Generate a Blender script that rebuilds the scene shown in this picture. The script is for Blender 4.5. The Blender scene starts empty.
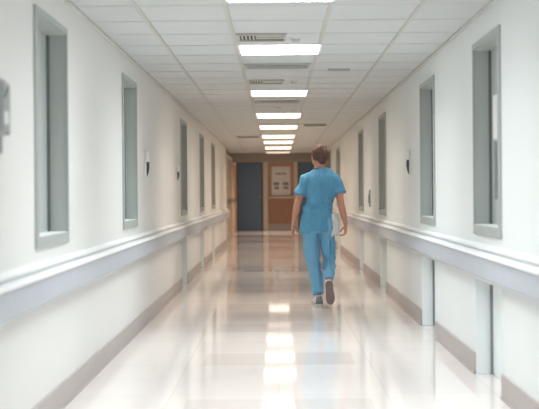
import bpy, bmesh, math, random
from mathutils import Vector, Matrix, noise

random.seed(4)
S = bpy.context.scene
C = S.collection

# ------------------------------------------------------------------ materials
def srgb(h):
    h = h.lstrip('#')
    out = []
    for i in (0, 2, 4):
        c = int(h[i:i+2], 16)/255
        out.append(c/12.92 if c <= 0.04045 else ((c+0.055)/1.055)**2.4)
    return (*out, 1.0)

def mat(name, col, rough=0.6, metal=0.0, var=0.04, scale=6.0, bump=0.0, bscale=60.0, emit=None, estr=0.0, spec=0.5):
    m = bpy.data.materials.new(name); m.use_nodes = True
    nt = m.node_tree; N = nt.nodes; L = nt.links
    b = N['Principled BSDF']
    c = srgb(col) if isinstance(col, str) else (*col, 1.0)
    tc = N.new('ShaderNodeTexCoord')
    nz = N.new('ShaderNodeTexNoise'); nz.inputs['Scale'].default_value = scale; nz.inputs['Detail'].default_value = 3
    L.new(tc.outputs['Object'], nz.inputs['Vector'])
    rp = N.new('ShaderNodeMix'); rp.data_type = 'RGBA'
    rp.inputs[6].default_value = tuple(max(0, x*(1-var)) for x in c[:3])+(1,)
    rp.inputs[7].default_value = tuple(min(1, x*(1+var)) for x in c[:3])+(1,)
    L.new(nz.outputs['Fac'], rp.inputs[0]); L.new(rp.outputs[2], b.inputs['Base Color'])
    b.inputs['Roughness'].default_value = rough; b.inputs['Metallic'].default_value = metal
    b.inputs['Specular IOR Level'].default_value = spec
    if bump:
        n2 = N.new('ShaderNodeTexNoise'); n2.inputs['Scale'].default_value = bscale
        L.new(tc.outputs['Object'], n2.inputs['Vector'])
        bp = N.new('ShaderNodeBump'); bp.inputs['Strength'].default_value = bump; bp.inputs['Distance'].default_value = 0.01
        L.new(n2.outputs['Fac'], bp.inputs['Height']); L.new(bp.outputs['Normal'], b.inputs['Normal'])
    if emit:
        b.inputs['Emission Color'].default_value = (*emit, 1); b.inputs['Emission Strength'].default_value = estr
    return m

def wood_mat(name, c1, c2, rough=0.45):
    m = mat(name, c1, rough, var=0.03)
    nt = m.node_tree; N = nt.nodes; L = nt.links
    b = N['Principled BSDF']
    tc = N.new('ShaderNodeTexCoord'); mp = N.new('ShaderNodeMapping'); mp.inputs['Scale'].default_value = (18, 18, 1.2)
    nz = N.new('ShaderNodeTexNoise'); nz.inputs['Scale'].default_value = 2.5; nz.inputs['Detail'].default_value = 5
    rp = N.new('ShaderNodeValToRGB')
    rp.color_ramp.elements[0].color = srgb(c1); rp.color_ramp.elements[0].position = .3
    rp.color_ramp.elements[1].color = srgb(c2); rp.color_ramp.elements[1].position = .7
    L.new(tc.outputs['Object'], mp.inputs['Vector']); L.new(mp.outputs['Vector'], nz.inputs['Vector'])
    L.new(nz.outputs['Fac'], rp.inputs['Fac']); L.new(rp.outputs['Color'], b.inputs['Base Color'])
    return m

def floor_mat():
    m = bpy.data.materials.new('polished_vinyl'); m.use_nodes = True
    nt = m.node_tree; N = nt.nodes; L = nt.links
    b = N['Principled BSDF']
    tc = N.new('ShaderNodeTexCoord')
    sep = N.new('ShaderNodeSeparateXYZ'); L.new(tc.outputs['Object'], sep.inputs[0])
    def math_(op, a, v=None, v2=None):
        n = N.new('ShaderNodeMath'); n.operation = op
        if isinstance(a, (int, float)): n.inputs[0].default_value = a
        else: L.new(a, n.inputs[0])
        if v is not None:
            if isinstance(v, (int, float)): n.inputs[1].default_value = v
            else: L.new(v, n.inputs[1])
        if v2 is not None: n.inputs[2].default_value = v2
        return n.outputs[0]
    # darker rows: a band 0.6 m deep every 1.9 m, 1.02 m wide in the middle of the corridor
    ax = math_('LESS_THAN', math_('ABSOLUTE', sep.outputs['X']), 0.51)
    fy = math_('FRACT', math_('DIVIDE', math_('SUBTRACT', sep.outputs['Y'], 7.87-19), 1.9))
    by = math_('LESS_THAN', fy, 0.6/1.9)
    band = math_('MULTIPLY', ax, by)
    br = N.new('ShaderNodeTexBrick'); br.offset = 0; br.inputs['Scale'].default_value = 1.0
    br.inputs['Brick Width'].default_value = 0.61; br.inputs['Row Height'].default_value = 0.61
    br.inputs['Mortar Size'].default_value = 0.003; br.inputs['Mortar Smooth'].default_value = 0.3
    br.inputs['Color1'].default_value = srgb('#ece4df'); br.inputs['Color2'].default_value = srgb('#e6deda')
    br.inputs['Mortar'].default_value = srgb('#d8cfca')
    L.new(tc.outputs['Object'], br.inputs['Vector'])
    mx = N.new('ShaderNodeMix'); mx.data_type = 'RGBA'; mx.inputs[7].default_value = srgb('#cfc7c2')
    L.new(br.outputs['Color'], mx.inputs[6]); L.new(math_('MULTIPLY', band, 0.45), mx.inputs[0])
    nz = N.new('ShaderNodeTexNoise'); nz.inputs['Scale'].default_value = 1.3
    L.new(tc.outputs['Object'], nz.inputs['Vector'])
    L.new(mx.outputs[2], b.inputs['Base Color'])
    rr = math_('MULTIPLY_ADD', nz.outputs['Fac'], 0.02, 0.035)
    L.new(rr, b.inputs['Roughness'])
    b.inputs['IOR'].default_value = 1.45
    return m

M = {}
M['wall'] = mat('wall_paint', '#e2e2df', 0.55, var=0.02, scale=1.5, bump=.03, bscale=200)
M['wall_r'] = mat('wall_paint_cool', '#e4e8e7', 0.55, var=0.02, scale=1.5, bump=.03, bscale=200)
M['taupe'] = mat('taupe_paint', '#a59e98', 0.7)
M['ceil'] = mat('ceiling_tile', '#cfd3d3', 0.9, var=0.05, scale=3, bump=.15, bscale=150)
M['tbar'] = mat('tee_bar', '#c4c4bf', 0.6)
M['cross'] = mat('cross_bar', '#cbcbc6', 0.7)
M['floor'] = floor_mat()
M['base'] = mat('baseboard_vinyl', '#b5adaa', 0.5)
M['rail_w'] = mat('rail_white', '#eef0f0', 0.35)
M['rail_g'] = mat('rail_groove', '#dde1e2', 0.4)
M['rail_b'] = mat('rail_lavender', '#b9bfc7', 0.45)
M['frame'] = mat('frame_grey', '#abb0ad', 0.45)
M['reveal'] = mat('reveal_grey', '#b2b7b4', 0.5)
M['pane'] = mat('pane_frosted', '#b9bfbd', 0.3)
M['dark'] = mat('seal_dark', '#666c6b', 0.5)
M['lowpanel'] = mat('lower_panel', '#eef4f4', 0.5)
M['lowreveal'] = mat('lower_reveal', '#eaf1f2', 0.5)
M['white'] = mat('white_plastic', '#f0f1f0', 0.4)
M['grey'] = mat('grey_plastic', '#a5a9a9', 0.4)
M['grey2'] = mat('grey_plastic_dark', '#83898a', 0.4)
M['black'] = mat('black_plastic', '#3c4446', 0.3)
M['slate'] = mat('slate_door_paint', '#6b86a3', 0.5)
M['post'] = mat('post_beige', '#ddd3c8', 0.6)
M['wood'] = wood_mat('orange_wood', '#b89478', '#c6a58a')
M['wood2'] = wood_mat('brown_wood', '#a5806c', '#b48f7a')
M['wood3'] = wood_mat('pale_wood', '#b29a84', '#c0aa96')
M['steel'] = mat('steel', '#a8a8a8', 0.3, metal=.9)
M['vent'] = mat('vent_metal', '#b9bab5', 0.5)
M['fin'] = mat('vent_fin', '#d2cdc0', 0.5)
M['ventdark'] = mat('vent_dark', '#4a4741', 0.8)
M['skin'] = mat('skin', '#c9917a', 0.5, var=.06)
M['hair'] = mat('brown_hair', '#5f4236', 0.55, var=.35, scale=60, bump=.8, bscale=120)
M['top'] = mat('scrub_blue', '#5b9cc2', 0.8, var=.06, scale=9, bump=.2, bscale=60)
M['pants'] = mat('scrub_blue_light', '#74b0d4', 0.8, var=.06, scale=9, bump=.2, bscale=60)
M['seam'] = mat('scrub_seam', '#5290b5', 0.8)
M['shoe'] = mat('shoe_white', '#d3d3d0', 0.6, var=.1)
M['shoe_g'] = mat('shoe_grey', '#7d8087', 0.6)
M['sole'] = mat('sole_rubber', '#8a787b', 0.7, var=.15, scale=40)
M['sole_w'] = mat('sole_white', '#d6d8d6', 0.6)
M['paper'] = mat('paper_white', '#e4e8ea', 0.7)
M['ink'] = mat('ink_grey', '#8e9298', 0.7)
M['ink_g'] = mat('ink_green', '#95a088', 0.7)
M['eye'] = mat('eye', '#e9e6e2', 0.2)
M['lip'] = mat('lip', '#a9645a', 0.5)

def light_mat(name, col, s):
    m = mat(name, '#ffffff', .5, emit=col, estr=s)
    return m

# ------------------------------------------------------------------ mesh helpers
def obj(name, bm, m, parent=None, smooth=False, bevel=0, loc=None):
    me = bpy.data.meshes.new(name)
    bmesh.ops.recalc_face_normals(bm, faces=bm.faces)
    bm.to_mesh(me); bm.free()
    if isinstance(m, (list, tuple)):
        for x in m: me.materials.append(x)
    else: me.materials.append(m)
    o = bpy.data.objects.new(name, me); C.objects.link(o)
    if parent: o.parent = parent
    if loc: o.location = loc
    if smooth:
        for p in me.polygons: p.use_smooth = True
    if bevel:
        md = o.modifiers.new('bevel', 'BEVEL'); md.width = bevel; md.segments = 2; md.limit_method = 'ANGLE'
    return o

def box(bm, x0, x1, y0, y1, z0, z1, mi=0):
    vs = [bm.verts.new(v) for v in ((x0,y0,z0),(x1,y0,z0),(x1,y1,z0),(x0,y1,z0),(x0,y0,z1),(x1,y0,z1),(x1,y1,z1),(x0,y1,z1))]
    for f in ((0,3,2,1),(4,5,6,7),(0,1,5,4),(1,2,6,5),(2,3,7,6),(3,0,4,7)):
        bm.faces.new([vs[i] for i in f]).material_index = mi

def B(*boxes):
    bm = bmesh.new()
    for b in boxes: box(bm, *b)
    return bm

def prism_y(bm, prof, y0, y1):
    a = [bm.verts.new((x, y0, z)) for x, z in prof]
    b = [bm.verts.new((x, y1, z)) for x, z in prof]
    n = len(prof)
    bm.faces.new(a); bm.faces.new(b[::-1])
    for i in range(n):
        bm.faces.new([a[i], b[i], b[(i+1) % n], a[(i+1) % n]])

def cyl(bm, p0, p1, r0, r1=None, n=16):
    r1 = r0 if r1 is None else r1
    loft(bm, [(Vector(p0), r0, r0), (Vector(p1), r1, r1)], n=n)

def loft(bm, secs, side=Vector((1,0,0)), n=20, power=2.0, mi=0):
    """secs: list of (centre, r_side, r_other); rings follow the path; closed ends"""
    rings = []
    k = len(secs)
    for i, (c, ra, rb) in enumerate(secs):
        c = Vector(c)
        t = (Vector(secs[min(i+1, k-1)][0]) - Vector(secs[max(i-1, 0)][0])).normalized()
        s = side - t*side.dot(t)
        if s.length < 1e-3:
            s = Vector((0,1,0)) - t*t.y
        s.normalize(); u = t.cross(s).normalized()
        ring = []
        for j in range(n):
            a = 2*math.pi*j/n
            ca, sa = math.cos(a), math.sin(a)
            ex = 2/power
            ring.append(bm.verts.new(c + s*ra*math.copysign(abs(ca)**ex, ca) + u*rb*math.copysign(abs(sa)**ex, sa)))
        rings.append(ring)
    for a, b in zip(rings, rings[1:]):
        for j in range(n):
            bm.faces.new([a[j], a[(j+1) % n], b[(j+1) % n], b[j]]).material_index = mi
    bm.faces.new(rings[0][::-1]).material_index = mi
    bm.faces.new(rings[-1]).material_index = mi

def ball(bm, c, rx, ry, rz, u=20, v=14, rot=None):
    m = Matrix.Translation(Vector(c)) @ (rot.to_4x4() if rot else Matrix.Identity(4)) @ Matrix.Diagonal((rx, ry, rz, 1))
    bmesh.ops.create_uvsphere(bm, u_segments=u, v_segments=v, radius=1, matrix=m)

def remesh(bm, voxel, smooth_it=6, factor=.5):
    """fuse overlapping closed shapes into one continuous skin and return a bmesh"""
    me = bpy.data.meshes.new('tmp'); bmesh.ops.recalc_face_normals(bm, faces=bm.faces)
    bm.to_mesh(me); bm.free()
    o = bpy.data.objects.new('tmp', me); C.objects.link(o)
    r = o.modifiers.new('r', 'REMESH'); r.mode = 'VOXEL'; r.voxel_size = voxel
    s = o.modifiers.new('s', 'SMOOTH'); s.iterations = smooth_it; s.factor = factor
    dg = bpy.context.evaluated_depsgraph_get()
    e = o.evaluated_get(dg)
    out = bmesh.new(); out.from_mesh(e.to_mesh()); e.to_mesh_clear()
    bpy.data.objects.remove(o); bpy.data.meshes.remove(me)
    return out

def empty(name, loc=(0,0,0), rz=0):
    o = bpy.data.objects.new(name, None); C.objects.link(o)
    o.location = loc; o.rotation_euler.z = rz; o.empty_display_size = .1
    return o

def tag(o, label, cat, group=None):
    o['label'] = label; o['category'] = cat
    if group: o['group'] = group
    return o

def struct(o, label=None, cat=None):
    o['kind'] = 'structure'
    if label: o['label'] = label
    if cat: o['category'] = cat
    return o

# ------------------------------------------------------------------ dimensions
F = 1183.0
XL, XR = -1.17, 1.24
H = 2.23
EYE = 1.138
Y0, YE, YW = -2.2, 31.5, 37.5      # back of the corridor, bulkhead, end wall
LEND, REND = 26.9, 27.4
WT, WB = 2.035, 0.925              # opening head and sill
LT = 0.60                           # top of the low recess, behind the crash rail

left_open  = [(5.70, 6.56), (8.93, 9.80), (14.30, 15.20), (17.86, 18.70), (20.97, 22.0)]
left_low   = [(14.30, 15.20), (17.86, 18.70), (20.97, 22.0)]
right_open = [(6.54, 7.42), (9.28, 10.17), (13.45, 14.32), (17.0, 17.9), (23.3, 24.6)]
right_low  = right_open

# ------------------------------------------------------------------ floor, ceiling
bm = B((-1.8, 1.8, Y0, YW+.1, -.1, 0)); struct(obj('floor', bm, M['floor']), 'glossy cream vinyl corridor floor reflecting the ceiling lights', 'floor')
bm = B((-1.8, 1.8, Y0, YW+.1, H, H+.12))
ceil = struct(obj('ceiling', bm, M['ceil']), 'suspended ceiling of pale tiles in a metal grid', 'ceiling')
g = bmesh.new()
for x in (-.81, -.295, .315, .84):
    box(g, x-.012, x+.012, Y0+.01, YE-.01, H-.008, H-.0005)
y = 6.83-.607*14
while y < YE-.1:
    if y > Y0+.05: box(g, XL+.005, XR-.005, y-.006, y+.006, H-.003, H-.0005, 1)
    y += .607
obj('grid', g, [M['tbar'], M['cross']], ceil)
g = B((XL+.001, XL+.022, Y0+.01, LEND, H-.02, H-.001)); obj('edge_angle', g, M['cross'], ceil)
g = B((XR-.022, XR-.001, Y0+.01, REND, H-.02, H-.001)); obj('edge_angle', g, M['cross'], ceil)

# ------------------------------------------------------------------ side walls
def side_wall(name, x, sgn, y0, y1, opens, lows, m):
    """x: inner face, sgn: -1 left / +1 right; recesses 0.12 deep, backed by the wall"""
    bm = bmesh.new()
    def sl(ya, yb, za, zb, d0=0.0, d1=.12):
        a, b = x+sgn*d0, x+sgn*d1
        box(bm, min(a,b), max(a,b), ya, yb, za, zb)
    cuts = sorted(opens)
    c = y0
    for (a, b) in cuts:
        sl(c, a, 0, H)
        sl(a, b, WT, H)
        if (a, b) in lows: sl(a, b, LT, WB)
        else: sl(a, b, 0, WB)
        c = b
    sl(c, y1, 0, H)
    sl(y0, y1, 0, H, .12, .26)
    return struct(obj(name, bm, m))

side_wall('wall_left', XL, -1, Y0, LEND, left_open, left_low, M['wall'])
side_wall('wall_right', XR, 1, Y0, REND, right_open, right_low, M['wall_r'])
struct(obj('wall_back', B((-1.5, 1.5, Y0-.15, Y0, 0, H)), M['wall']))

wn = 0; tn = 0
def recess_window(x, sgn, a, b, extra=False):
    global wn
    wn += 1
    root = empty('window_%d' % wn, (x, (a+b)/2, WB)); struct(root)
    hw = (b-a)/2; h = WT-WB
    def bx(d0, d1, ya, yb, za, zb):     # d: depth into the wall (negative = proud)
        p, q = sgn*d0, sgn*d1
        return (min(p,q), max(p,q), ya, yb, za, zb)
    # frame proud of the wall by 6 mm, with a wider sloping sill
    fw = .05
    obj('frame', B(bx(-.012, .0, -hw-.005, -hw+fw, -.045, h+.028), bx(-.012, .0, hw-.016, hw+.012, -.045, h+.028),
                   bx(-.012, .0, -hw+fw, hw-.016, h-.006, h+.028), bx(-.012, .0, -hw+fw, hw-.016, -.045, .012)), M['frame'], root)
    t = .012
    obj('reveal', B(bx(0, .1, -hw+.001, -hw+t, .001, h-.001), bx(0, .1, hw-t, hw-.001, .001, h-.001),
                    bx(0, .1, -hw+t, hw-t, h-t, h-.001)), M['reveal'], root)
    obj('sill', B(bx(-.004, .1, -hw+t, hw-t, .001, .016)), M['lowpanel'], root)
    obj('pane', B(bx(.1, .115, -hw+.002, hw-.002, .002, h-.002)), M['pane'], root)
    obj('seal', B(bx(.086, .1, hw-t-.022, hw-t, .016, h-t), bx(.09, .1, -hw+t, -hw+t+.02, .016, h-t)), M['dark'], root)
    if extra:
        ob = obj('notice_strip', B(bx(.075, .098, hw-.34, hw-.22, .535, .80)), M['white'], root); ob['label'] = 'white strip'
        ob = obj('pull_handle', B(bx(.075, .085, hw-.33, hw-.26, .17, .52), bx(.085, .1, hw-.31, hw-.28, .18, .21), bx(.085, .1, hw-.31, hw-.28, .47, .50)), M['grey2'], root)
    return root

def low_recess(x, sgn, a, b):
    global tn
    tn += 1
    root = empty('trim_%d' % tn, (x, (a+b)/2, 0)); struct(root)
    hw = (b-a)/2
    def bx(d0, d1, ya, yb, za, zb):
        p, q = sgn*d0, sgn*d1
        return (min(p,q), max(p,q), ya, yb, za, zb)
    t = .012
    obj('lining', B(bx(-.004, .1, -hw, -hw+t, .001, LT-.001), bx(-.004, .1, hw-t, hw, .001, LT-.001)), M['lowreveal'], root)
    obj('panel', B(bx(.1, .115, -hw+.002, hw-.002, .002, LT-.002)), M['lowpanel'], root)
    obj('seal', B(bx(.085, .1, hw-t-.022, hw-t, .002, LT-.002)), M['grey2'], root)

for i, (a, b) in enumerate(left_open): recess_window(XL, -1, a, b)
for i, (a, b) in enumerate(right_open): recess_window(XR, 1, a, b, extra=(i == 0))
for a, b in left_low: low_recess(XL, -1, a, b)
for a, b in right_low: low_recess(XR, 1, a, b)

# baseboards, cut at the recesses
def baseboard(name, x, sgn, y0, y1, lows):
    bm = bmesh.new(); c = y0
    for a, b in sorted(lows)+[(y1, None)]:
        p, q = x, x-sgn*.012
        box(bm, min(p,q), max(p,q), c, a-.004, 0.0, .132)
        p, q = x, x-sgn*.02
        box(bm, min(p,q), max(p,q), c, a-.004, 0.0, .012)
        c = (b or 0)+.004
    return struct(obj(name, bm, M['base']))
baseboard('baseboard_left', XL, -1, Y0, LEND, left_low)
baseboard('baseboard_right', XR, 1, Y0, REND, right_low)

# handrails with crash band
def handrail(x, sgn, y0, y1, label, dz=0):
    root = empty('handrail', (x, (y0+y1)/2, .64+dz)); tag(root, label, 'handrail', 'handrails along the corridor walls')
    L_ = (y1-y0)/2
    def pr(prof): return [(-sgn*d, z-.64) for d, z in prof]
    bm = bmesh.new()
    prism_y(bm, pr([(0,.828),(.030,.824),(.046,.815),(.046,.803),(.030,.797),(0,.797)]), -L_, L_)
    prism_y(bm, pr([(0,.790),(.060,.790),(.082,.784),(.088,.775),(.082,.766),(.0,.764)]), -L_, L_)
    obj('cap_rail', bm, M['rail_w'], root)
    bm = bmesh.new(); prism_y(bm, pr([(0,.797),(.036,.797),(.036,.790),(0,.790)]), -L_, L_)
    obj('groove', bm, M['rail_g'], root)
    bm = bmesh.new(); prism_y(bm, pr([(0,.764),(.074,.764),(.074,.655),(.066,.640),(0,.640)]), -L_, L_)
    obj('crash_band', bm, M['rail_b'], root)
handrail(XL, -1, Y0+.05, LEND, 'white capped handrail with blue grey crash band along the left corridor wall', -.014)
handrail(XR, 1, Y0+.05, REND, 'white capped handrail with blue grey crash band along the right corridor wall')

# ------------------------------------------------------------------ far end
struct(obj('trim_10', B((-1.75, 1.75, YE, YE+.18, 1.99, H-.0005)), M['taupe']))
struct(obj('wall_end', B((-1.8, 1.8, YW, YW+.2, 0, H)), M['taupe']))
# left side beyond the corridor: recessed bay with a wooden door, then a wall set back
struct(obj('wall_bay_left', B((-1.55, -1.26, LEND, 31.6, 0, H), (-1.65, -1.34, 31.6, YW, 0, H)), M['taupe']))
struct(obj('wall_bay_right', B((1.34, 1.6, REND, 31.6, 0, H), (1.40, 1.7, 31.6, YW, 0, H)), M['taupe']))
def side_door(n, x, sgn, a, b, m):
    root = empty('door_%d' % n, (x, (a+b)/2, 0)); struct(root)
    hw = (b-a)/2
    def bx(d0, d1, ya, yb, za, zb):
        p, q = -sgn*d0, -sgn*d1
        return (min(p,q), max(p,q), ya, yb, za, zb)
    obj('leaf', B(bx(0, .05, -hw, hw, .005, 2.02)), m, root)
    obj('frame', B(bx(0, .07, -hw-.08, -hw, 0, 2.1), bx(0, .07, hw, hw+.08, 0, 2.1), bx(0, .07, -hw, hw, 2.02, 2.1)), M['post'], root)
    obj('push_bar', B(bx(.05, .09, -hw+.1, hw-.1, .95, 1.0)), M['steel'], root)
side_door(1, -1.26, -1, 28.3, 31.2, M['wood3'])
side_door(2, -1.34, -1, 32.6, 36.6, M['wood'])

def end_door(n, x0, x1, hx):
    root = empty('door_%d' % n, ((x0+x1)/2, YW, 0)); struct(root)
    w = (x1-x0)/2
    obj('leaf', B((-w+.03, w-.03, -.05, 0, .01, 2.12)), M['slate'], root)
    obj('frame', B((-w-.02, -w+.03, -.07, 0, 0, 2.17), (w-.03, w+.02, -.07, 0, 0, 2.17), (-w+.03, w-.03, -.07, 0, 2.12, 2.17)), M['dark'], root)
    obj('handle', B((hx-.05, hx+.05, -.10, -.08, 1.04, 1.07), (hx-.015, hx+.015, -.08, -.05, 1.02, 1.10)), M['steel'], root)
    obj('kick_plate', B((-w+.06, w-.06, -.056, -.05, .04, .24)), M['slate'], root)
end_door(3, -1.27, -.48, .33)
end_door(4, .67, 1.37, -.28)
struct(obj('trim_11', B((-.45, -.30, YW-.12, YW, 0, 2.2)), M['post'], bevel=.005))
struct(obj('trim_12', B((.52, .645, YW-.12, YW, 0, 2.2)), M['post'], bevel=.005))

cab = empty('notice_cabinet', (.11, YW, 0)); tag(cab, 'wooden notice cabinet with a pale ledge between the dark doors at the corridor end', 'cabinet')
obj('backboard', B((-.40, .405, -.04, -.001, 1.06, 2.18)), M['wood'], cab)
obj('frame', B((-.40, -.33, -.09, -.04, 1.06, 2.18), (.335, .405, -.09, -.04, 1.06, 2.18), (-.33, .335, -.09, -.04, 2.06, 2.18)), M['wood'], cab)
obj('ledge', B((-.40, .405, -.16, -.001, 1.0, 1.06)), M['post'], cab, bevel=.006)
obj('lower_panel', B((-.40, .405, -.08, -.001, .2, 1.0)), M['wood2'], cab)
obj('plinth', B((-.40, .405, -.07, -.001, 0, .2)), M['base'], cab)
po = empty('poster', (.115, YW-.048, 1.09)); tag(po, 'pale printed poster with two grey picture blocks inside the wooden notice cabinet', 'poster')
obj('sheet', B((-.30, .30, -.008, 0, 0, .92)), M['paper'], po)
bm = bmesh.new()
for i, (a, b) in enumerate(((-.17,-.11),(-.10,-.02),(-.01,.03),(.04,.10),(.11,.16))): box(bm, a, b, -.011, -.008, .66, .72)
obj('heading', bm, M['ink_g'], po)
for x0 in (-.24, .06):
    bm = bmesh.new()
    box(bm, x0, x0+.18, -.011, -.008, .32, .42); box(bm, x0+.02, x0+.17, -.011, -.008, .20, .28)
    obj('picture_block', bm, M['ink'], po)

# ------------------------------------------------------------------ ceiling lights, added fill lamps
cool = (0.93, 0.98, 1.0); neutral = (1.0, .90, .80); warm = (1.0, .81, .65)
def make_light(y0, y1, col, s, drop, label, group=None):
    root = empty('ceiling_light', (.025, (y0+y1)/2, H)); tag(root, label, 'ceiling light', group)
    hy = (y1-y0)/2; hx = .29; t = .018
    obj('frame', B((-hx-t, -hx, -hy-t, hy+t, -drop, -.0005), (hx, hx+t, -hy-t, hy+t, -drop, -.0005),
                   (-hx, hx, -hy-t, -hy, -drop, -.0005), (-hx, hx, hy, hy+t, -drop, -.0005)), M['white'], root)
    obj('diffuser', B((-hx, hx, -hy, hy, -drop-.004, -.002)), light_mat('diffuser_glow', col, s), root)
K = 1.0
ords = ['panel light above the camera end, cut off by the top of the picture']
LIG = [(-.6, 0.0, cool, 10, .012, 'glowing ceiling panel light behind the viewpoint'),
       (2.5, 3.12, cool, 10, .012, 'glowing ceiling panel light nearest ahead of the viewpoint, above the frame'),
       (6.05, 6.61, cool, 10, .012, 'glowing ceiling panel light cut off by the top of the picture'),
       (8.60, 9.14, cool, 10, .012, 'large glowing ceiling panel light just beyond the dark slotted air vent'),
       (12.29, 12.95, neutral, 5, .02, 'glowing ceiling panel light, third from the top of the picture'),
       (15.6, 16.5, neutral, 3.6, .03, 'glowing ceiling panel light, fourth from the top of the picture'),
       (18.4, 19.3, warm, 3, .03, 'glowing ceiling panel light, fifth from the top of the picture'),
       (21.3, 22.3, warm, 3, .035, 'glowing ceiling panel light, sixth from the top of the picture'),
       (23.7, 24.7, warm, 3, .035, 'glowing ceiling panel light, seventh from the top of the picture'),
       (26.5, 27.6, warm, 3, .04, 'glowing ceiling panel light, second nearest the taupe bulkhead'),
       (29.6, 30.4, warm, .95, .04, 'dim ceiling panel light right before the taupe bulkhead'),
       (34.0, 35.0, warm, 4, .03, 'ceiling panel light beyond the taupe bulkhead')]
for a in LIG: make_light(*a, group='panel lights along the middle of the ceiling')

LK_ = .47
def add_fill(y0, y1, col, w, xs=1.6):  # added fill without a fixture, brightens the corridor beyond what the panels give
    ld = bpy.data.lights.new('fill_lamp', 'AREA'); ld.shape = 'RECTANGLE'
    ld.size = xs; ld.size_y = y1-y0; ld.energy = w*LK_; ld.spread = 2.05; ld.color = col; ld.specular_factor = 0.0
    o = bpy.data.objects.new('fill_lamp', ld); C.objects.link(o); o.location = (.035, (y0+y1)/2, H-.06)
for y0, y1, col, w in ((-1.5, .5, cool, 70), (1.5, 3.5, cool, 70), (5.0, 7.0, cool, 60), (8, 10, cool, 55), (11.5, 13.5, neutral, 45), (15.5, 17.5, neutral, 36),
                       (19, 21, warm, 40), (22, 24, warm, 40), (25.5, 27.5, warm, 42), (29.2, 31, warm, 44), (33.5, 35.5, warm, 85)):
    add_fill(y0, y1, col, w)

# ------------------------------------------------------------------ vents, sensors
def vent(x0, x1, y0, y1, label, n, dark=True, name='air_vent'):
    root = empty(name, ((x0+x1)/2, (y0+y1)/2, H)); tag(root, label, 'air vent', 'air vents in the ceiling')
    hx, hy = (x1-x0)/2, (y1-y0)/2; t = .018
    obj('frame', B((-hx, -hx+t, -hy, hy, -.016, -.0005), (hx-t, hx, -hy, hy, -.016, -.0005),
                   (-hx+t, hx-t, -hy, -hy+t, -.016, -.0005), (-hx+t, hx-t, hy-t, hy, -.016, -.0005)), M['vent'], root)
    obj('backing', B((-hx+t, hx-t, -hy+t, hy-t, -.004, -.0005)), M['ventdark'] if dark else M['grey2'], root)
    for i in range(n):
        y = -hy+t+(i+.7)*(2*(hy-t))/(n+.4)
        bm = bmesh.new(); box(bm, -hx+t, hx-t, -.003, .003, -.011, .010)
        bmesh.ops.rotate(bm, verts=bm.verts, cent=(0,0,0), matrix=Matrix.Rotation(math.radians(-35), 3, 'X'))
        bmesh.ops.translate(bm, verts=bm.verts, vec=(0, y, -.012))
        obj('slat', bm, M['vent'], root)
    return root
def fin_vent(x0, x1, y0, y1, label):
    root = vent(x0, x1, y0, y1, label, 0)
    hx, hy = (x1-x0)/2, (y1-y0)/2
    for i in range(4):
        x = -hx+.035+i*.026
        obj('fin', B((x-.004, x+.004, -hy+.018, hy-.07, -.014, -.004)), M['fin'], root)
    for i in range(2):
        y = -hy+.05+i*.09
        obj('slat', B((-hx+.13, hx-.018, y, y+.045, -.014-.003*i, -.010)), M['fin'], root)
fin_vent(-.27, .07, 8.02, 8.36, 'dark slotted air vent nearest the viewpoint beside the ceiling sensor')
vent(-.27, .28, 9.87, 10.2, 'wide grey return air vent behind the second visible ceiling light', 4, False)
fin_vent(-.27, .07, 11.27, 11.6, 'smaller slotted air vent just before the third visible ceiling light')
vent(-.27, .28, 13.75, 14.05, 'wide grey return air vent between third and fourth visible ceiling lights', 4, False)
vent(.42, .78, 18.5, 18.9, 'narrow air vent high on the right side of the far ceiling', 3)
vent(-.76, -.34, 22.2, 22.7, 'narrow air vent on the left side of the far ceiling', 3)
vent(.45, .64, 10.34, 10.41, 'thin slot diffuser alone on the right ceiling tiles', 0, False)
def sensor(x, y, label):
    root = empty('smoke_detector', (x, y, H)); tag(root, label, 'smoke detector', 'smoke detectors on the ceiling')
    bm = bmesh.new(); cyl(bm, (0,0,-.008), (0,0,-.0005), .045, .045, 24); obj('base', bm, M['white'], root, True)
    bm = bmesh.new(); loft(bm, [((0,0,-.026), .012, .012), ((0,0,-.024), .024, .024), ((0,0,-.015), .032, .032), ((0,0,-.008), .034, .034)], n=24)
    obj('head', bm, M['vent'], root, True)
sensor(.137, 8.30, 'small round smoke detector beside the dark slotted air vent')
sensor(.168, 11.45, 'small round smoke detector just before the third visible ceiling light')
sensor(.03, 14.7, 'small round ceiling smoke detector beyond the fourth air vent')

# ------------------------------------------------------------------ wall fittings
d = empty('glove_dispenser', (XL, 4.66, 1.30)); tag(d, 'grey wall dispenser box with buttons at the left edge, before the nearest left window', 'dispenser')
obj('housing', B((-.001, .10, -.09, .03, .075, .30)), M['grey'], d, bevel=.008)
obj('front_cover', B((.035, .108, .031, .055, .08, .285), (.10, .108, -.07, .03, .09, .285)), M['grey'], d, bevel=.004)
obj('lower_tray', B((.0, .085, -.07, .02, .005, .075)), M['grey2'], d, bevel=.006)
obj('badge', B((.108, .112, -.055, .005, .12, .17)), M['white'], d)
for i in range(3): obj('button', B((.108, .114, -.05+.02*i, -.038+.02*i, .22+.015*i, .235+.015*i)), M['grey2'], d)

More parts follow.
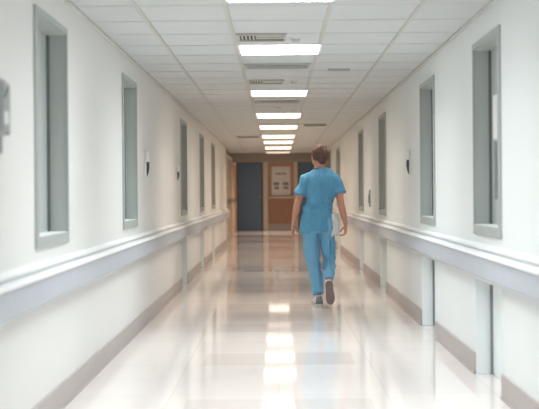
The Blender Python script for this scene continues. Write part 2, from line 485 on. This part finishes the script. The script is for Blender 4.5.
def sanitizer(x, sgn, y, z, label, s=1.0):
    r = empty('hand_sanitizer_dispenser', (x, y, z)); tag(r, label, 'dispenser', 'hand sanitizer dispensers on the walls')
    def P(d0, d1, ya, yb, za, zb): return (min(-sgn*d0, -sgn*d1), max(-sgn*d0, -sgn*d1), ya, yb, za, zb)
    obj('back_plate', B(P(-.001, .012, -.035*s, .035*s, -.08*s, .15*s)), M['wall'], r, bevel=.004)
    obj('cover', B(P(.012, .03, -.045*s, .045*s, .06*s, .15*s)), M['white'], r, bevel=.006)
    bm = bmesh.new()
    loft(bm, [(Vector((-sgn*.012, 0, -.075*s)), .004, .012*s), (Vector((-sgn*.018, 0, -.03*s)), .012, .022*s),
              (Vector((-sgn*.020, 0, .01*s)), .016, .026*s), (Vector((-sgn*.020, 0, .055*s)), .014, .026*s)], n=20)
    obj('bottle', bm, M['black'], r, True)
sanitizer(XL, -1, 10.5, 1.375, 'hand sanitizer dispenser with black body on left wall past the second window')
sanitizer(XL, -1, 13.7, 1.36, 'small faint dispenser on left wall right before the third left window', .8)
sanitizer(XR, 1, 11.05, 1.39, 'hand sanitizer dispenser with black body on right wall past the second window')
w = empty('wall_switch', (XR, 15.8, 1.06)); tag(w, 'narrow grey wall plate between the third and fourth right windows', 'switch')
obj('plate', B((-.02, 0, -.04, .04, -.10, .12)), M['grey'], w, bevel=.003)
obj('rocker', B((-.028, -.02, -.02, .02, -.05, .06)), M['grey2'], w)

# ------------------------------------------------------------------ the nurse
PX, PY = .410, 11.93
per = empty('person', (PX, PY, 0)); tag(per, 'person in blue scrubs walking away down the corridor, brown hair tied up', 'person')
V = Vector

def hand(bm, wrist, dirv, nrm, lat, curl=.5, s=1.0, grip=False):
    """dirv: along the fingers; nrm: palm side; lat: towards the thumb"""
    dirv, nrm, lat = dirv.normalized(), nrm.normalized(), lat.normalized()
    p = wrist
    loft(bm, [(p-dirv*.02, .024*s, .019*s), (p+dirv*.015*s, .027*s, .017*s), (p+dirv*.05*s, .037*s, .016*s), (p+dirv*.085*s, .038*s, .013*s), (p+dirv*.094*s, .03*s, .009*s)], side=lat, n=16)
    lens = [.072, .080, .074, .058]; offs = [.028, .0095, -.0095, -.0275]
    for i in range(4):
        a0 = .15+curl*.5+i*.05; q = p+dirv*.084*s+lat*offs[i]*s
        segs = [lens[i]*.42, lens[i]*.32, lens[i]*.26]; pts = [(q-dirv*.01, .0088*s, .0088*s)]
        pts.append((q, .0088*s, .0088*s)); ang = a0
        for k, L_ in enumerate(segs):
            dd = dirv*math.cos(ang)+nrm*math.sin(ang)
            q = q+dd*L_*s; rr = (.0083-.0008*k)*s
            pts.append((q, rr, rr)); ang += .35+curl*.55
        loft(bm, pts, side=lat, n=10)
        ball(bm, pts[-1][0], .0068*s, .0068*s, .0068*s, 10, 8)
    q = p+dirv*.022*s+lat*.026*s+nrm*.006*s
    pts = [(q-lat*.012, .011*s, .012*s)]
    for k, (L_, al) in enumerate(((.035, .75), (.03, .45), (.024, .2))):
        dd = (dirv*math.cos(al)+lat*math.sin(al)+nrm*(.35+.25*k*curl)).normalized()
        q = q+dd*L_*s; pts.append((q, (.0105-.0012*k)*s, (.0105-.0012*k)*s))
    loft(bm, pts, side=nrm, n=10)
    ball(bm, pts[-1][0], .008*s, .008*s, .008*s, 10, 8)

# skeleton, metres from the point between the feet (x right, y away from the camera)
LS, LE_, LW = V((-.130, 0, 1.300)), V((-.212, -.025, 1.03)), V((-.252, .035, .825))
RS, RE_, RW = V((.188, 0, 1.305)), V((.228, -.04, 1.03)), V((.276, .0, .825))
LH, LK, LA = V((-.085, 0, .86)), V((-.052, .03, .46)), V((.0, -.02, .09))
RH, RK, RA = V((.095, 0, .86)), V((.108, .08, .455)), V((.092, -.215, .235))

bm = bmesh.new()
# head
HC = V((.012, .0, 1.518))
rotz = Matrix.Rotation(math.radians(24), 3, 'Z')
def hp(x, y, z): return HC + rotz @ V((x, y, z))
ball(bm, hp(0, -.005, .015), .074, .092, .094)
ball(bm, hp(0, .03, -.045), .057, .062, .066)
ball(bm, hp(0, .062, -.085), .026, .022, .022)                       # chin
loft(bm, [(hp(0, .078, .012), .008, .008), (hp(0, .100, -.018), .011, .012), (hp(0, .090, -.030), .014, .009)], n=10)   # nose
for s in (-1, 1):
    ball(bm, hp(s*.028, .076, .020), .020, .012, .006, 12, 8)         # brow
    ball(bm, hp(s*.040, .062, -.018), .018, .016, .015, 12, 8)        # cheek
    ball(bm, hp(s*.076, -.004, -.012), .008, .018, .030, 12, 10)      # ear
ball(bm, hp(0, .086, -.052), .022, .009, .005, 12, 8)
ball(bm, hp(0, .085, -.062), .019, .009, .006, 12, 8)
# neck and trunk
loft(bm, [(V((.016,.0,1.34)), .085, .06), (V((.015,-.005,1.38)), .058, .052), (V((.014,-.002,1.42)), .048, .050), (V((.013,.0,1.48)), .048, .052)], n=20)
loft(bm, [(V((-.005,0,.80)), .12, .08), (V((-.01,0,.88)), .125, .085), (V((.0,0,1.0)), .118, .085), (V((.015,0,1.08)), .115, .082), (V((.025,0,1.2)), .14, .09),
          (V((.03,0,1.3)), .13, .07), (V((.025,0,1.345)), .10, .05)], n=24)
for s_, e_, w_ in ((LS, LE_, LW), (RS, RE_, RW)):
    m1 = s_.lerp(e_, .5)
    loft(bm, [(s_+V((0,0,-.01)), .030, .034), (s_.lerp(e_, .2), .040, .042), (m1, .041, .042), (e_, .034, .036),
              (e_.lerp(w_, .3), .036, .036), (e_.lerp(w_, .7), .028, .027), (w_, .022, .024)], side=V((1,0,0)), n=18)
for h_, k_, a_ in ((LH, LK, LA), (RH, RK, RA)):
    loft(bm, [(h_, .055, .065), (h_.lerp(k_, .3), .06, .065), (h_.lerp(k_, .7), .055, .06), (k_, .047, .05), (k_.lerp(a_, .3), .046, .05), (k_.lerp(a_, .7), .034, .036), (a_, .027, .03)], side=V((1,0,0)), n=18)
hand(bm, LW, V((-.03, .05, -.3)), V((1, .1, 0)), V((.15, 1, .1)), curl=.55, s=.95)
hand(bm, RW, V((-.01, .05, -.3)), V((-1, .1, 0)), V((-.15, 1, .1)), curl=.6, s=.95)
bm = remesh(bm, .0042, 3, .4)
body = obj('body', bm, M['skin'], per, True)
for s in (-1, 1):
    bm = bmesh.new(); ball(bm, hp(s*.029, .079, .004), .011, .009, .009, 12, 10)
    obj('eye', bm, M['eye'], per, True)

# hair: short dark brown hair gathered up at the back of the head
bm = bmesh.new()
ball(bm, hp(0, -.016, .024), .086, .095, .094, 28, 20)
ball(bm, hp(-.0, -.060, .000), .066, .050, .070, 20, 16)
ball(bm, hp(.012, -.092, .030), .040, .034, .046, 18, 14)
ball(bm, hp(-.02, -.075, .075), .034, .034, .030, 16, 12)
ball(bm, hp(.01, -.055, -.058), .040, .030, .030, 16, 12)
ball(bm, hp(.03, -.045, .088), .036, .036, .026, 16, 12)
bm = remesh(bm, .006, 5)
kill = []
for v in bm.verts:
    l = rotz.inverted() @ (v.co-HC)
    v.co += v.normal*(noise.noise(V((l.x*55, l.y*55, l.z*16)))*.006 + noise.noise(v.co*22)*.004)
    if l.y > .052 and l.z < .048+.1*(l.y-.052): kill.append(v)     # open at the face
bmesh.ops.delete(bm, geom=kill, context='VERTS')
obj('hair', bm, M['hair'], per, True)

def folds(bm, fn):
    bm.normal_update()
    mv = [(v, v.normal*fn(v.co)) for v in bm.verts]
    for v, d_ in mv: v.co += d_

# scrub top
bm = bmesh.new()
loft(bm, [(V((-.022,.0,.757)), .176, .125), (V((-.025,0,.79)), .174, .125), (V((-.026,0,.83)), .170, .123), (V((-.018,0,.91)), .156, .116), (V((.0,0,1.0)), .141, .105),
          (V((.016,0,1.08)), .139, .102), (V((.026,0,1.17)), .157, .108), (V((.03,0,1.25)), .172, .108), (V((.030,-.002,1.31)), .165, .098),
          (V((.026,-.003,1.352)), .128, .078), (V((.019,-.004,1.385)), .082, .064), (V((.016,-.004,1.395)), .068, .058)], n=40, power=2.3)
for q in (-1, 1):
    P = lambda dx_, z, y=0: V((.026+q*dx_, y, z))
    end = V((-.184, -.008, 1.120)) if q < 0 else V((.228, -.012, 1.135))
    loft(bm, [(P(.06, 1.318), .06, .045), (P(.115, 1.310), .066, .050), (P(.150, 1.282), .070, .055), (P(.172, 1.235), .072, .058),
              (P(.186, 1.185), .072, .060), (end, .074, .063)], side=V((0,1,0)), n=26)
bm = remesh(bm, .007, 7)
def f_top(p):
    a = noise.noise(V((p.x*16+p.z*7, p.y*6, p.z*4)))*.010           # long slanting folds
    b_ = noise.noise(V((p.x*9, p.y*9, p.z*26+p.x*14)))*.008*max(0, 1-abs(p.z-1.0)/.16)   # bunching at the waist
    c_ = noise.noise(V((p.x*34-p.z*9, p.y*10, p.z*9)))*.004
    crease = -.012*math.exp(-((p.z-.995-.25*(p.x-.0))/.018)**2)*(.5+.5*noise.noise(p*8))
    spine = -.007*math.exp(-((p.x-.025)/.022)**2)*(1 if p.y < 0 and .95 < p.z < 1.32 else 0)
    return 1.7*(a+b_+c_)+crease+spine
folds(bm, f_top)
top = obj('scrub_top', bm, M['top'], per, True)
# collar band and hems
def ring_band(name, c, ra, rb, hgt, m, parent, tilt=None, side=V((1,0,0)), axis=V((0,0,1)), n=36, th=.004):
    bm = bmesh.new()
    s = (side-axis*side.dot(axis)).normalized(); u = axis.cross(s)
    rows = []
    for (off, rr) in ((-hgt/2, 0), (-hgt/2, th), (hgt/2, th), (hgt/2, 0)):
        rows.append([bm.verts.new(c+axis*off+s*(ra+rr)*math.cos(2*math.pi*j/n)+u*(rb+rr)*math.sin(2*math.pi*j/n)) for j in range(n)])
    for a in range(4):
        A, B_ = rows[a], rows[(a+1) % 4]
        for j in range(n): bm.faces.new([A[j], A[(j+1) % n], B_[(j+1) % n], B_[j]])
    return obj(name, bm, m, parent, True)
ring_band('collar', V((.016,-.004,1.393)), .060, .052, .014, M['seam'], top)

# scrub trousers
bm = bmesh.new()
loft(bm, [(V((-.0,0,.96)), .125, .09), (V((-.005,0,.88)), .155, .11), (V((-.004,0,.80)), .168, .118), (V((0,0,.745)), .16, .108)], n=32, power=2.3)
loft(bm, [(V((-.088,0,.82)), .082, .108), (V((-.087,.0,.72)), .083, .10), (V((-.074,.012,.58)), .078, .09), (V((-.054,.026,.46)), .071, .080),
          (V((-.033,.018,.32)), .065, .075), (V((-.012,-.004,.20)), .058, .070), (V((-.002,-.018,.125)), .056, .068)], n=26)
loft(bm, [(V((.086,0,.82)), .080, .108), (V((.086,.012,.72)), .080, .10), (V((.100,.045,.58)), .074, .088), (V((.110,.075,.49)), .069, .078),
          (V((.108,.045,.435)), .065, .072), (V((.101,-.06,.36)), .058, .064), (V((.094,-.155,.295)), .050, .056), (V((.092,-.190,.272)), .050, .054)], n=26)
bm = remesh(bm, .007, 7)
def f_pants(p):
    a = noise.noise(V((p.x*22, p.y*12, p.z*5)))*.009
    b_ = noise.noise(V((p.x*12, p.y*12, p.z*30+p.x*20)))*.009*(max(0, 1-abs(p.z-.46)/.14)+max(0, 1-abs(p.z-.14)/.12))
    return 1.6*(a+b_)
folds(bm, f_pants)
pants = obj('scrub_trousers', bm, M['pants'], per, True)
bm = B((.118, .172, -.086, -.072, .53, .66))
bmesh.ops.rotate(bm, verts=bm.verts, cent=(.145,-.08,.6), matrix=Matrix.Rotation(math.radians(28), 3, 'Z'))
bmesh.ops.translate(bm, verts=bm.verts, vec=(-.005, .012, 0))
obj('cargo_pocket', bm, M['top'], pants, bevel=.004)

# shoes
def shoe(mx):
    root_bm = bmesh.new()
    secs = [(V((0,.0,.055)), .020, .030), (V((0,.015,.062)), .036, .042), (V((0,.06,.060)), .042, .046), (V((0,.11,.054)), .042, .040),
            (V((.0,.17,.045)), .046, .028), (V((0,.215,.040)), .042, .022), (V((0,.25,.034)), .022, .013)]
    loft(root_bm, secs, side=V((1,0,0)), n=22)
    loft(root_bm, [(V((0,.05,.07)), .036, .045), (V((0,.048,.105)), .035, .043), (V((0,.046,.118)), .033, .040)], side=V((1,0,0)), n=20)
    ub = remesh(root_bm, .004, 4)
    ub.transform(mx)
    up = obj('shoe', ub, M['shoe'], per, True)
    sb = bmesh.new()
    out = [(0,-.008,.0),(.028,.0,0),(.040,.03,0),(.038,.09,0),(.046,.15,0),(.049,.19,0),(.040,.235,0),(.018,.262,0),(-.010,.263,0),(-.034,.24,0),(-.043,.195,0),(-.040,.14,0),(-.035,.08,0),(-.038,.03,0),(-.026,.0,0)]
    lo = [sb.verts.new((x, y, 0)) for x, y, z in out]; hi = [sb.verts.new((x*1.03, y, .030)) for x, y, z in out]
    sb.faces.new(lo); sb.faces.new(hi[::-1])
    for i in range(len(out)):
        f = sb.faces.new([lo[i], lo[(i+1) % len(out)], hi[(i+1) % len(out)], hi[i]]); f.material_index = 1
    sb.transform(mx)
    obj('sole', sb, [M['sole'], M['sole_w']], up)
    hb = bmesh.new()
    loft(hb, [(V((0,-.001,.035)), .030, .012), (V((0,-.004,.065)), .030, .012), (V((0,.006,.10)), .024, .010)], n=16); hb.transform(mx)
    obj('heel_patch', hb, M['shoe_g'], up, True)
    lb = bmesh.new()
    for i in range(4):
        yy = .10+.022*i; cyl(lb, (-.022, yy, .090-.008*i), (.022, yy+.008, .090-.008*i), .003, n=8)
    lb.transform(mx)
    obj('laces', lb, M['white'], up, True)
shoe(Matrix.Translation((.000, -.085, .001)) @ Matrix.Rotation(math.radians(6), 4, 'Z') @ Matrix.Diagonal((1.14, 1.05, 1.05, 1)))
dy = V((.075, .40, -.91)).normalized(); dz = V((-.02, .91, .40)); dx = dy.cross(dz).normalized(); dz = dx.cross(dy).normalized()
mr = Matrix(((dx.x, dy.x, dz.x, .088), (dx.y, dy.y, dz.y, -.285), (dx.z, dy.z, dz.z, .275), (0,0,0,1)))
shoe(mr)

# folded papers carried at the right hip
bm = bmesh.new()
nx, nz = 10, 14
def sheet(bm, off, w, x0, z0, z1, bow, flare):
    g0 = []; g1 = []
    for j in range(nz+1):
        t = j/nz; ra = []; rb = []
        for i in range(nx+1):
            s_ = i/nx
            ww = w*(.35+.65*math.sin(math.pi*(.12+.76*t))**.7)
            x = x0+(s_-.5)*ww+flare*(1-t)*.03
            y = off+bow*math.sin(s_*math.pi)+.006*math.sin(t*7+off*90)
            z = z0+(z1-z0)*t-.014*math.sin(s_*math.pi)*(1-t)
            ra.append(bm.verts.new((x, y, z))); rb.append(bm.verts.new((x, y+.004, z)))
        g0.append(ra); g1.append(rb)
    for j in range(nz):
        for i in range(nx):
            bm.faces.new([g0[j][i], g0[j][i+1], g0[j+1][i+1], g0[j+1][i]])
            bm.faces.new([g1[j][i], g1[j+1][i], g1[j+1][i+1], g1[j][i+1]])
    for j in range(nz):
        bm.faces.new([g0[j][0], g0[j+1][0], g1[j+1][0], g1[j][0]])
        bm.faces.new([g0[j][nx], g1[j][nx], g1[j+1][nx], g0[j+1][nx]])
    for i in range(nx):
        bm.faces.new([g0[0][i], g1[0][i], g1[0][i+1], g0[0][i+1]])
        bm.faces.new([g0[nz][i], g0[nz][i+1], g1[nz][i+1], g1[nz][i]])
pp = empty('folded_papers', (PX+.150, PY, .72)); tag(pp, 'bundle of folded white papers held at the right hip of the person in scrubs', 'papers')
for off, w_, x0, z0, z1, bow, fl in ((-.03, .085, -.01, .0, .215, -.030, -.3), (-.012, .09, .004, .01, .22, -.022, .2), (.006, .085, .012, .005, .20, -.014, .5)):
    bm = bmesh.new(); sheet(bm, off, w_, x0, z0, z1, bow, fl)
    obj('sheet', bm, M['paper'], pp, True)

# ------------------------------------------------------------------ world and camera
W = bpy.data.worlds.new('world'); S.world = W; W.use_nodes = True
W.node_tree.nodes['Background'].inputs['Color'].default_value = (.8, .85, .9, 1)
W.node_tree.nodes['Background'].inputs['Strength'].default_value = .5

cd = bpy.data.cameras.new('camera'); cam = bpy.data.objects.new('camera', cd); C.objects.link(cam)
cam.location = (0, 0, EYE)
cam.rotation_euler = (Matrix.Rotation(math.radians(90), 4, 'X') @ Matrix.Rotation(math.radians(-.45), 4, 'Z')).to_euler()
cd.sensor_width = 36; cd.lens = F/539*36
cd.shift_x = -8/539; cd.shift_y = -10.5/539
cd.clip_start = .05; cd.clip_end = 100
cd.dof.use_dof = True; cd.dof.focus_distance = 11.0; cd.dof.aperture_fstop = 2.6
S.camera = cam
S.view_settings.view_transform = 'Standard'
S.view_settings.exposure = 0
